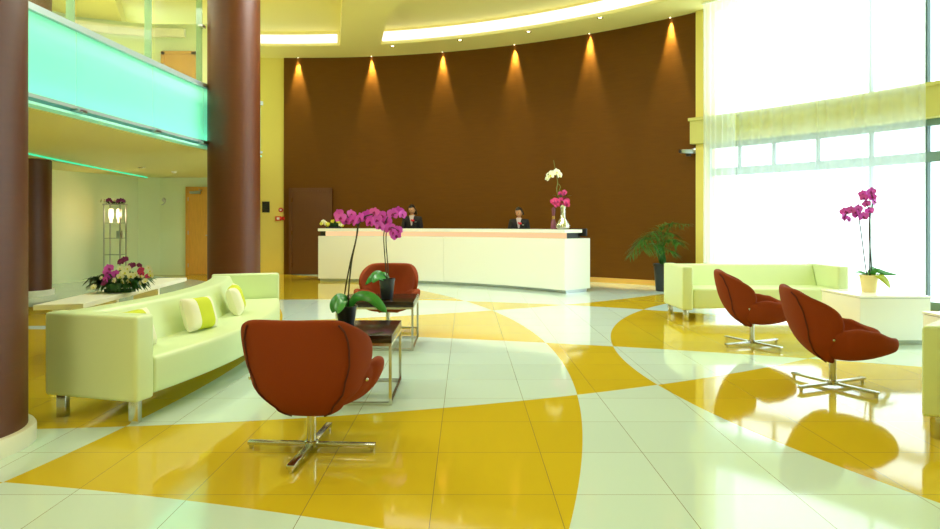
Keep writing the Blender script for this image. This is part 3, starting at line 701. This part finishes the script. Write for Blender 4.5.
orchid('purple orchid in a cream pot on the white cube table', bC, .098, .2, M['pot_cream'],
       [[bC+Vector((-.02, 0, .18)), Cq(156, 380), Cq(142, 270), Cq(130, 185), Cq(120, 150, -.03), Cq(90, 135, -.05), Cq(65, 160, -.06)],
        [bC+Vector((.01, 0, .18)), Cq(175, 380), Cq(176, 260), Cq(174, 160), Cq(165, 110, -.02), Cq(150, 75, -.04)],
        [bC+Vector((.03, .01, .18)), Cq(182, 370), Cq(172, 230), Cq(178, 150), Cq(190, 95, -.02), Cq(180, 52, -.04)]],
       [Cq(60, 164, -.06), Cq(80, 174, -.04), Cq(68, 140, -.04), Cq(92, 132, -.06), Cq(108, 142, -.04), Cq(122, 128, -.02), Cq(128, 150, -.05), Cq(146, 160, -.03), Cq(118, 152, 0), Cq(174, 136, -.03), Cq(160, 106, -.04), Cq(150, 78, -.05), Cq(146, 62, 0), Cq(180, 52, -.05), Cq(186, 76, -.03), Cq(192, 96, -.03)], .058,
       [([bC+Vector((.02, 0, .2)), Cq(205, 402, -.05), Cq(240, 412, -.08), Cq(298, 420, -.08)], .042, 'leaf'),
        ([bC+Vector((.03, -.02, .2)), Cq(215, 425, -.1), Cq(245, 450, -.14), Cq(266, 478, -.15)], .06, 'leaf_y'),
        ([bC+Vector((-.02, .02, .2)), Cq(130, 408, .1), Cq(112, 412, .15)], .035, 'leaf'),
        ([bC+Vector((.0, .02, .2)), Cq(190, 396, .1), Cq(225, 408, .16)], .04, 'leaf')])

# flower arrangement on the console
DF = 7.15; b0 = Vector((at(120, 0, DF).x, DF, .60))
F = lambda x, y, d=0: at(80+x/4.808, 190+y/4.808, DF+d)-b0
t = thing('flower_arrangement', 'low arrangement of purple, white and pink flowers on the long white table', 'flower arrangement', b0)
B().box((0, 0, .02), (.30, .10, .04), 0, .01).done('tray', M['fern'], t)
b = B()
for k in range(220):
    a = random.uniform(0, 2*PI); s = random.random()**.5; ex = math.cos(a)*.42*s; ey = math.sin(a)*.16*s; hh = .14+.17*(1-s)*random.uniform(.6, 1)
    blade(b, [(ex*.35, ey*.35, .05), (ex*.75, ey*.8, hh*.8+.03), (ex*1.0, ey*1.1, hh*random.uniform(.25, 1.0)+.01)], random.uniform(.018, .03), n=3)
for k in range(60):
    a = random.uniform(PI, 2*PI); ex = math.cos(a)*.36; ey = math.sin(a)*.17
    blade(b, [(ex*.3, ey*.3, .05), (ex*.7, ey*.75, .11), (ex*1.0, ey*1.1, random.uniform(.01, .06))], random.uniform(.02, .03), n=3)
b.done('foliage', M['fern'], t)
for x, y, kk, r in ((60, 462, 'whitep', .045), (68, 470, 'whitep', .04), (130, 385, 'purple', .062), (150, 410, 'purple', .062), (135, 425, 'purple', .06), (165, 395, 'purple', .06), (120, 400, 'purple', .055), (158, 430, 'purple', .05),
                    (205, 345, 'violet', .06), (215, 335, 'violet', .05), (195, 350, 'violet', .045), (265, 365, 'violet', .045), (275, 358, 'violet', .04), (250, 375, 'violet', .04),
                    (210, 400, 'whitep', .055), (230, 385, 'whitep', .05), (200, 415, 'whitep', .05), (250, 408, 'whitep', .05), (262, 415, 'whitep', .045), (225, 405, 'whitep', .05), (290, 415, 'whitep', .045),
                    (295, 400, 'pink', .055), (310, 405, 'pink', .05), (320, 415, 'pink', .045), (330, 375, 'whitep', .035), (350, 395, 'whitep', .04), (345, 410, 'whitep', .045), (352, 385, 'whitep', .035), (110, 440, 'violet', .04), (178, 440, 'whitep', .045), (200, 445, 'whitep', .04), (232, 435, 'whitep', .045), (255, 440, 'pink', .04), (285, 440, 'whitep', .04), (310, 435, 'whitep', .04), (188, 380, 'whitep', .04), (172, 415, 'purple', .045), (236, 360, 'violet', .04), (300, 380, 'pink', .04), (92, 430, 'whitep', .035)):
    d_ = random.uniform(-.16, -.08); p = F(x, y, d_); flower(t, kk, p+Vector((random.uniform(-.03, .03), 0, random.uniform(-.025, .025))), r*.8)
# arrangement on the counter
p = kpt(334, .22, 1.225); t = thing('flower_arrangement', 'low yellow and white flower arrangement at the far end of the reception counter', 'flower arrangement', p)
B().box((0, 0, .02), (.36, .13, .04), 0, .01).done('tray', M['pot'], t)
b = B()
for k in range(70):
    a = random.uniform(0, 2*PI); s = random.random()**.5; ex = math.cos(a)*.27*s; ey = math.sin(a)*.14*s
    blade(b, [(ex*.3, ey*.3, .03), (ex*.8, ey*.8, .10+.08*(1-s)), (ex, ey, random.uniform(.04, .16))], .024, n=3)
b.done('foliage', M['fern'], t)
for k in range(13): flower(t, 'yellowp' if k % 3 else 'whitep', (random.uniform(-.27, .27), random.uniform(-.14, -.05), random.uniform(.06, .17)), .05)
# silver vase with orchids
DV = kpt(563, .25, 0).y; p = kpt(563, .25, 1.225)
V_ = lambda x, y, d=0: at(530+x/6.23, 155+y/6.23, DV+d)-p
t = thing('flower_vase', 'silver bottle vase with pink blooms and a tall white orchid on the counter', 'vase', p)
u = 1/6.23*DV/FPX
B().lathe([(30*u, 0), (44*u, 12*u), (46*u, 26*u), (34*u, 48*u), (20*u, 68*u), (15*u, 95*u), (16*u, 125*u), (22*u, 150*u), (20*u, 150*u), (12*u, 120*u)], n=32).done('vase_body', M['silver'], t)
B().tube(curve([(0, 0, .28), V_(168, 230), V_(172, 170), V_(160, 110), V_(140, 98, -.02), V_(95, 140, -.04)], 8), .009, 6).tube(curve([V_(160, 110), V_(152, 60), V_(146, 32)], 6), .006, 6).tube(curve([(0.02, 0, .28), V_(182, 240), V_(190, 200), V_(178, 180)], 6), .006, 6).done('stem', M['stem_g'], t)
for x, y, r in ((165, 108, .085), (182, 125, .075), (128, 125, .085), (112, 135, .06), (105, 148, .05), (135, 112, .06)): flower(t, 'whitep', V_(x, y, -.04), r)
for k in range(16): flower(t, 'pink', V_(random.uniform(142, 235), random.uniform(278, 312), random.uniform(-.12, .05)), .06)
for x, y in ((188, 240), (214, 232), (210, 242)): flower(t, 'pink', V_(x, y, -.03), .055)
b = B()
for x, y in ((138, 250), (262, 252), (150, 268), (240, 262), (200, 245)): blade(b, [V_(190, 290), V_((190+x)/2, y+8, -.02), V_(x, y, -.04)], .03, n=4)
b.done('foliage', M['fern'], t)
p = kpt(553.5, .25, 1.225); t = thing('bottle_vase', 'slim mauve glass bottle beside the silver vase on the counter', 'bottle', p)
B().lathe([(17*u, 0), (19*u, 6*u), (15*u, 45*u), (11*u, 60*u), (9*u, 64*u)], n=20).done('bottle_body', M['mauve'], t)
B().lathe([(9*u, 64*u), (9*u, 84*u)], n=16).done('neck', M['gold'], t)
B().lathe([(9*u, 84*u), (11*u, 105*u), (13*u, 130*u), (5*u, 140*u)], n=16).done('stopper', M['mauve'], t)

# palm
DP = 13.1; p = Vector((at(664, 0, DP).x, DP, 0)); t = thing('potted_palm', 'bushy green palm in a tall dark pot against the brown wall', 'palm', p)
B().lathe([(.15, 0), (.16, .02), (.2, .5), (.215, .5), (.215, .54), (.19, .54), (.185, .5)], n=28).done('pot', M['pot'], t)
B().lathe([(.002, .5), (.185, .5), (.185, .48)], n=20).done('soil', M['soil'], t)
PQ = lambda x, y, d=0: at(620+x/6.53, 210+y/6.53, DP+d)-p
fr = [([(205, 195, -.1), (130, 215, -.25), (65, 300, -.3)]), ([(235, 170, -.1), (165, 175, -.2), (100, 235, -.25)]), ([(270, 170, 0), (300, 95, 0), (450, 92, .1)]),
      ([(285, 190, -.05), (320, 110, -.1), (345, 85, -.15)]), ([(290, 220, -.15), (340, 195, -.3), (385, 212, -.4)]), ([(255, 180, .1), (260, 120, .15), (300, 85, .2)]),
      ([(280, 250, -.2), (310, 260, -.4), (350, 272, -.45)]), ([(225, 230, -.25), (195, 225, -.4), (160, 262, -.5)]), ([(290, 230, .15), (350, 190, .35), (395, 215, .45)]), ([(240, 200, .2), (190, 180, .4), (140, 200, .5)]),
      ([(250, 190, -.2), (225, 140, -.3), (200, 150, -.42)]), ([(285, 200, -.2), (320, 150, -.32), (355, 165, -.42)])]
for pts in fr:
    base = Vector((random.uniform(-.05, .05), random.uniform(-.05, .05), .5)); P = curve([base]+[PQ(*q_) for q_ in pts], 8); b = B(); b.tube(P, [.012*(1-.8*i/(len(P)-1)) for i in range(len(P))], 5)
    for i in range(5, len(P), 1):
        d = (P[min(i+1, len(P)-1)]-P[i-1]).normalized(); s = d.cross(Vector((0, 0, 1))); s = s.normalized() if s.length > .01 else Vector((1, 0, 0)); tt = (i-5)/(len(P)-5); ln = .34*(math.sin(PI*(.2+.68*tt)))
        for sg in (-1, 1):
            o_ = P[i]; l2 = ln*random.uniform(.8, 1.1); e_ = o_+(s*sg*.9+d*random.uniform(.35, .7)).normalized()*l2+Vector((0, 0, -l2*random.uniform(.15, .6))); blade(b, [o_, (o_+e_)/2+Vector((0, 0, .08*ln)), e_], .008, n=3)
    b.done('frond', M['palm'], t)

# ------------------------------------------------------------------ wall fittings and lamp stand
DE = 15.2
p = Vector((at(115, 0, DE).x, DE, 0)); t = thing('display_stand', 'slim metal display stand with two glowing lamps against the gallery wall', 'display stand', p)
wx, wy, hh = .185, .13, 1.78
for sx in (-1, 1):
    for sy in (-1, 1): B().box((sx*wx, sy*wy, hh/2), (.022, .022, hh)).done('post', M['steel'], t)
for z in (.12, .62, 1.0, 1.35): B().box((0, 0, z), (2*wx, 2*wy, .012)).done('shelf', M['glassg'], t)
B().box((0, 0, hh), (2*wx+.05, 2*wy+.05, .025)).done('top_shelf', M['steel'], t)
for sx in (-1, 1):
    l = B().lathe([(.03, 1.358), (.03, 1.42), (.052, 1.47), (.058, 1.55), (.05, 1.66), (.035, 1.68)], (sx*.09, 0, 0), 20).done('lamp', M['bulb'], t)
    d = bpy.data.lights.new('bulb_light', 'POINT'); d.energy = 7; d.color = (1, .6, .25); d.shadow_soft_size = .06; lo = bpy.data.objects.new('bulb_light', d); C.objects.link(lo); lo.parent = t; lo.location = (sx*.11, -.2, 1.55)
B().box((.1, 0, 1.09), (.11, .05, .16)).done('picture_block', M['steel'], t)
t2 = thing('flower_garland', 'white and dark red flowers lying on top of the metal display stand', 'flowers', p+Vector((0, 0, hh+.016)))
b = B()
for k in range(24): x = random.uniform(-.22, .22); blade(b, [(x, 0, .0), (x+random.uniform(-.06, .06), random.uniform(-.1, .1), .05), (x+random.uniform(-.1, .1), random.uniform(-.15, .15), random.uniform(.0, .08))], .02, n=3)
b.done('foliage', M['fern'], t2)
for x, kk in ((-.24, 'whitep'), (-.17, 'whitep'), (-.08, 'violet'), (.0, 'violet'), (.06, 'whitep'), (.10, 'violet'), (.15, 'violet'), (.2, 'violet'), (.24, 'violet')): flower(t2, kk, (x, -.12, random.uniform(.03, .09)), .06)

def onwall(px, off=0): v = onend(px); return v
v = onend(164); nd = Vector((q.y, -q.x)).normalized(); rz = math.atan2(q.y, q.x)
t = thing('wall_bracket', 'small bare metal hook fitting on the pale wall left of the wooden door', 'wall fitting', (v.x, v.y-.002, at(0, 200, v.y).z), rz)
B().lathe([(.05, 0), (.05, .015), (.02, .02)], n=20).warp(lambda c: Vector((c.x, -c.z, c.y))).done('plate', M['steel'], t)
B().tube(curve([(0, -.02, 0), (.03, -.1, .05), (.07, -.1, -.03), (.02, -.1, -.11), (-.03, -.09, -.13)], 6), .012, 6).done('hook', M['steel'], t)
v = onend(266); t = thing('wall_panel', 'small black panel on the yellow wall beside the column', 'wall panel', (v.x, v.y-.012, at(0, 207, v.y).z), rz)
B().box((0, 0, 0), (.19, .024, .29), 0, .004).done('housing', M['black'], t); B().box((0, -.014, .03), (.14, .006, .16)).done('display', mat('dark_glass', S(14, 14, 16), .08), t)
v = onend(281); t = thing('alarm_button', 'round red alarm button on the yellow wall near the brown door', 'alarm button', (v.x, v.y-.002, at(0, 210, v.y).z), rz)
B().lathe([(.06, 0), (.06, .03), (.045, .04), (.0, .042)], n=20).warp(lambda c: Vector((c.x, -c.z, c.y))).done('bell_cover', M['red'], t)
B().lathe([(.025, .04), (.025, .055), (.0, .056)], n=14).warp(lambda c: Vector((c.x, -c.z, c.y))).done('knob', M['white_gloss'], t)
v = onend(279.5); t = thing('fire_alarm', 'red fire alarm box on the yellow wall beneath the round button', 'fire alarm', (v.x, v.y-.035, at(0, 218.5, v.y).z), rz)
B().box((-.02, 0, 0), (.15, .066, .12), 0, .01).done('box', M['red'], t); B().lathe([(.03, 0), (.05, .05), (.062, .09), (.05, .09)], n=18).warp(lambda c: Vector((c.z+.055, -c.y*.5, c.x))).done('horn', M['red'], t)
B().box((-.02, -.036, 0), (.07, .008, .06)).done('call_plate', M['white_gloss'], t)
# security camera by the window corner
v = hit(694.5, RR-.02); t = thing('security_camera', 'small security camera on the brown wall under the window beam', 'security camera', (v.x, v.y, at(0, 152, v.y).z), math.radians(A_R)+PI/2)
dc = (RC-v).normalized(); t.rotation_euler = (0, 0, 0)
B().tube([(dc.x*-.02, dc.y*-.02, .02), (dc.x*.12, dc.y*.12, .03), (dc.x*.12-.05, dc.y*.12, .02)], .016, 8).box((dc.x*.0, dc.y*.0, .02), (.09, .03, .1), math.atan2(dc.y, dc.x)+PI/2, .004).done('bracket', M['steel'], t)
B().box((dc.x*.14-.10, dc.y*.14, .0), (.24, .08, .08), .1, .012).done('housing', M['steel'], t)
B().lathe([(.03, 0), (.034, .04), (.0, .042)], n=16).warp(lambda c: Vector((dc.x*.14-.215-c.z, dc.y*.14-.015+c.x, c.y))).done('lens', M['black'], t)
B().box((dc.x*.14-.06, dc.y*.14, -.07), (.1, .06, .05), 0, .01).done('floodlight', M['black'], t)

# ------------------------------------------------------------------ people
def skin_obj(name, verts, edges, radii, m, parent, sub=2, loc=(0, 0, 0)):
    me = bpy.data.meshes.new(name); me.from_pydata([Vector(v) for v in verts], edges, []); me.materials.append(m)
    o = bpy.data.objects.new(name, me); C.objects.link(o)
    if parent is not None: o.parent = parent
    sk = o.modifiers.new('skin', 'SKIN'); sk.use_smooth_shade = True
    if not me.skin_vertices: me.attributes.new('x', 'FLOAT', 'POINT')
    bpy.context.view_layer.objects.active = o
    for i, r in enumerate(radii):
        rr = r if isinstance(r, tuple) else (r, r); me.skin_vertices[0].data[i].radius = rr; me.skin_vertices[0].data[i].use_root = (i == 0)
    s = o.modifiers.new('sub', 'SUBSURF'); s.levels = sub; s.render_levels = sub
    return o
def person(label, loc, rz, h, hairstyle, look, group='receptionists'):
    t = thing('person', label, 'person', loc, rz, None); k = h/1.70
    # joints (x right, y forward = -y towards the camera), z up
    V = []; E_ = []; Rd = []
    def j(p, r, par=None):
        V.append(Vector(p)*k); Rd.append(tuple(x*k for x in r) if isinstance(r, tuple) else r*k)
        if par is not None: E_.append((par, len(V)-1))
        return len(V)-1
    pel = j((0, 0, .94), (.155, .105)); wai = j((0, .0, 1.08), (.125, .09), pel); che = j((0, -.01, 1.24), (.145, .105), wai); upp = j((0, .0, 1.36), (.13, .08), che); nk = j((0, -.005, 1.43), .055, upp); n2 = j((0, -.03, 1.50), .05, nk); 
    hands = []
    for s in (-1, 1):
        sh = j((s*.165, .0, 1.365), .062, upp); el = j((s*.215, -.03, 1.10), .044, sh); wr = j((s*.12, -.24, 1.08), .027, el); pa = j((s*.10, -.31, 1.075), (.036, .016), wr); hands.append((s, pa))
        hp = j((s*.085, 0, .84), .085, pel); kn = j((s*.09, -.01, .48), .056, hp); an = j((s*.09, .02, .09), .036, kn); to = j((s*.095, -.13, .035), (.038, .03), an)
    body = skin_obj('body', V, E_, Rd, M['skin'], t)
    # head
    def head(u, v):
        a = u*2*PI; ph = (v-.5)*PI; x = math.cos(ph)*math.cos(a); y = math.cos(ph)*math.sin(a); z = math.sin(ph)
        w_ = .075*(1-.22*max(0, -z)**1.5); p = Vector((x*w_, y*.095*(1-.1*max(0, -z)), z*.115))
        fy = max(0, -y)
        p.y -= .018*math.exp(-((x/.16)**2+((z+.12)/.16)**2))*(1 if y < 0 else 0)      # nose
        p.y -= .008*math.exp(-((x/.3)**2+((z+.78)/.12)**2))*(1 if y < 0 else 0)       # chin
        p.y += .006*(math.exp(-(((abs(x)-.42)/.2)**2+((z-.08)/.12)**2)))*(1 if y < 0 else 0)
        return p
    hm = Matrix.Translation(Vector((0, -.045, 1.585))*k) @ Matrix.Rotation(look[1], 4, 'Z') @ Matrix.Rotation(look[0], 4, 'X') @ Matrix.Scale(k, 4)
    hd = B().grid(head, 28, 20, closed=True)
    for s in (-1, 1): hd.ball((s*.075, .01, -.01), .026, 2, (.35, .6, 1))
    hd.warp(lambda c: hm @ c)
    # join head surface into the body mesh datablock is not possible with skin, so it is a child of the body
    ho = hd.done('head', M['skin'], body)
    for s in (-1, 1): B().ball((s*.031, -.080, .012), .011, 2).warp(lambda c: hm @ c).done('eye', M['hair'], ho)
    B().grid(lambda u, v: Vector(((u-.5)*.046, -.096-.006*math.cos((u-.5)*3), -.062+(v-.5)*.014*math.sin(PI*u+.001))), 6, 2).warp(lambda c: hm @ c).done('mouth', mat('lip_red', S(150, 60, 56), .5), ho, solid=.004)
    def hair(u, v):
        a = lerp(-.33*PI, 1.33*PI, u); top = .5*PI; lo = -.12*PI if math.sin(a) > -.3 else .2*PI; ph = lerp(lo, top, v)
        p = Vector((math.cos(ph)*math.cos(a)*.083, math.cos(ph)*math.sin(a)*.104+.006, math.sin(ph)*.124+.004)); 
        return p
    hb = B().grid(hair, 24, 10).grid(lambda u, v: Vector((math.cos(lerp(0, 2*PI, u))*math.cos(lerp(.20, .5, v)*PI)*.082, math.sin(lerp(0, 2*PI, u))*math.cos(lerp(.20, .5, v)*PI)*.1025, math.sin(lerp(.20, .5, v)*PI)*.122+.006)), 24, 6, closed=True)
    if hairstyle == 'long':
        for s in (-1, 1): hb.tube([(s*.072, .02, .03), (s*.083, .03, -.06), (s*.08, .05, -.16)], [.022, .03, .015], 10)
        hb.ball((0, .07, -.06), .07, 2, (1.0, .7, 1.5))
    else:
        hb.ball((0, .10, -.02), .05, 2)
        for s in (-1, 1): hb.tube([(s*.066, .0, .06), (s*.084, .03, -.02), (s*.07, .06, -.10)], [.02, .026, .014], 10)
    hb.warp(lambda c: hm @ c).done('hair', M['hair'], body, sub=1)
    # jacket, scarf, trousers
    jv = [V[pel]+Vector((0, 0, -.04)), V[wai], V[che], V[upp]]; jv.append(Vector((0, .012, 1.43))*k); je = [(0, 1), (1, 2), (2, 3), (3, 4)]; jr = [(.172*k, .12*k), (.142*k, .107*k), (.165*k, .125*k), (.142*k, .095*k), (.075*k, .06*k)]
    for s in (-1, 1):
        i = len(jv); jv += [Vector((s*.17, 0, 1.37))*k, Vector((s*.217, -.03, 1.10))*k, Vector((s*.13, -.215, 1.082))*k]; je += [(3, i), (i, i+1), (i+1, i+2)]; jr += [.078*k, .06*k, .042*k]
    jk = skin_obj('jacket', jv, je, jr, M['suit'], body)
    B().grid(lambda u, v: Vector(((u-.5)*.12*(1-v*.85), -.125-.012*math.cos((u-.5)*3)+.055*(1-v)**2*1.2, lerp(1.455, 1.22, v)))*k, 8, 8).done('blouse', M['shirt'], jk, solid=.006)
    B().ball(Vector((.035, -.145, 1.33))*k, .035*k, 2, (1.1, .7, .8)).ball(Vector((.0, -.14, 1.345))*k, .02*k, 2).done('scarf_knot', M['redcloth'], jk)
    B().box(Vector((.095, -.128, 1.30))*k, (.045*k, .006, .016*k)).done('name_badge', M['steel'], jk)
    tv = [V[pel]]; te = []; tr = [(.165*k, .115*k)]
    for s in (-1, 1):
        i = len(tv); tv += [Vector((s*.085, 0, .84))*k, Vector((s*.09, -.01, .48))*k, Vector((s*.09, .02, .12))*k]; te += [(0, i), (i, i+1), (i+1, i+2)]; tr += [.098*k, .075*k, .07*k]
    skin_obj('trousers', tv, te, tr, M['suit'], body)
    for s in (-1, 1): B().ball(Vector((s*.094, -.06, .04))*k, .05*k, 2, (.9, 2.3, .8)).done('shoe', M['black'], body)
    for s, pa in hands:
        fv = []; fe = []; frr = []
        b0_ = V[pa]
        for n_, (ox, ln) in enumerate(((-.028, .06), (-.010, .072), (.009, .068), (.026, .052))):
            i = len(fv); fv += [b0_+Vector((ox*k, .015*k, 0)), b0_+Vector((ox*1.1*k, -ln*.45*k, .006*k)), b0_+Vector((ox*1.1*k, -ln*.8*k, -.006*k)), b0_+Vector((ox*1.1*k, -ln*k, -.022*k))]
            hb_ = skin_obj('finger', fv[i:], [(0, 1), (1, 2), (2, 3)], [.010*k, .009*k, .008*k, .007*k], M['skin'], body, 1)
        th = [b0_+Vector((-s*.02*k, .035*k, 0)), b0_+Vector((-s*.052*k, .005*k, .0)), b0_+Vector((-s*.055*k, -.03*k, -.012*k))]
        skin_obj('thumb', th, [(0, 1), (1, 2)], [.013*k, .010*k, .008*k], M['skin'], body, 1)
    return t
pa = kpt(412.3, 1.38, 0); pb = kpt(519, 1.38, 0)
person('receptionist with dark hair tied back, standing behind the counter, second person along', pb, math.radians(-8), 1.71, 'bun', (math.radians(22), math.radians(-25)))
person('receptionist with long dark hair, looking down behind the counter beside the purple orchids', pa, math.radians(-4), 1.80, 'long', (math.radians(24), math.radians(-15)))
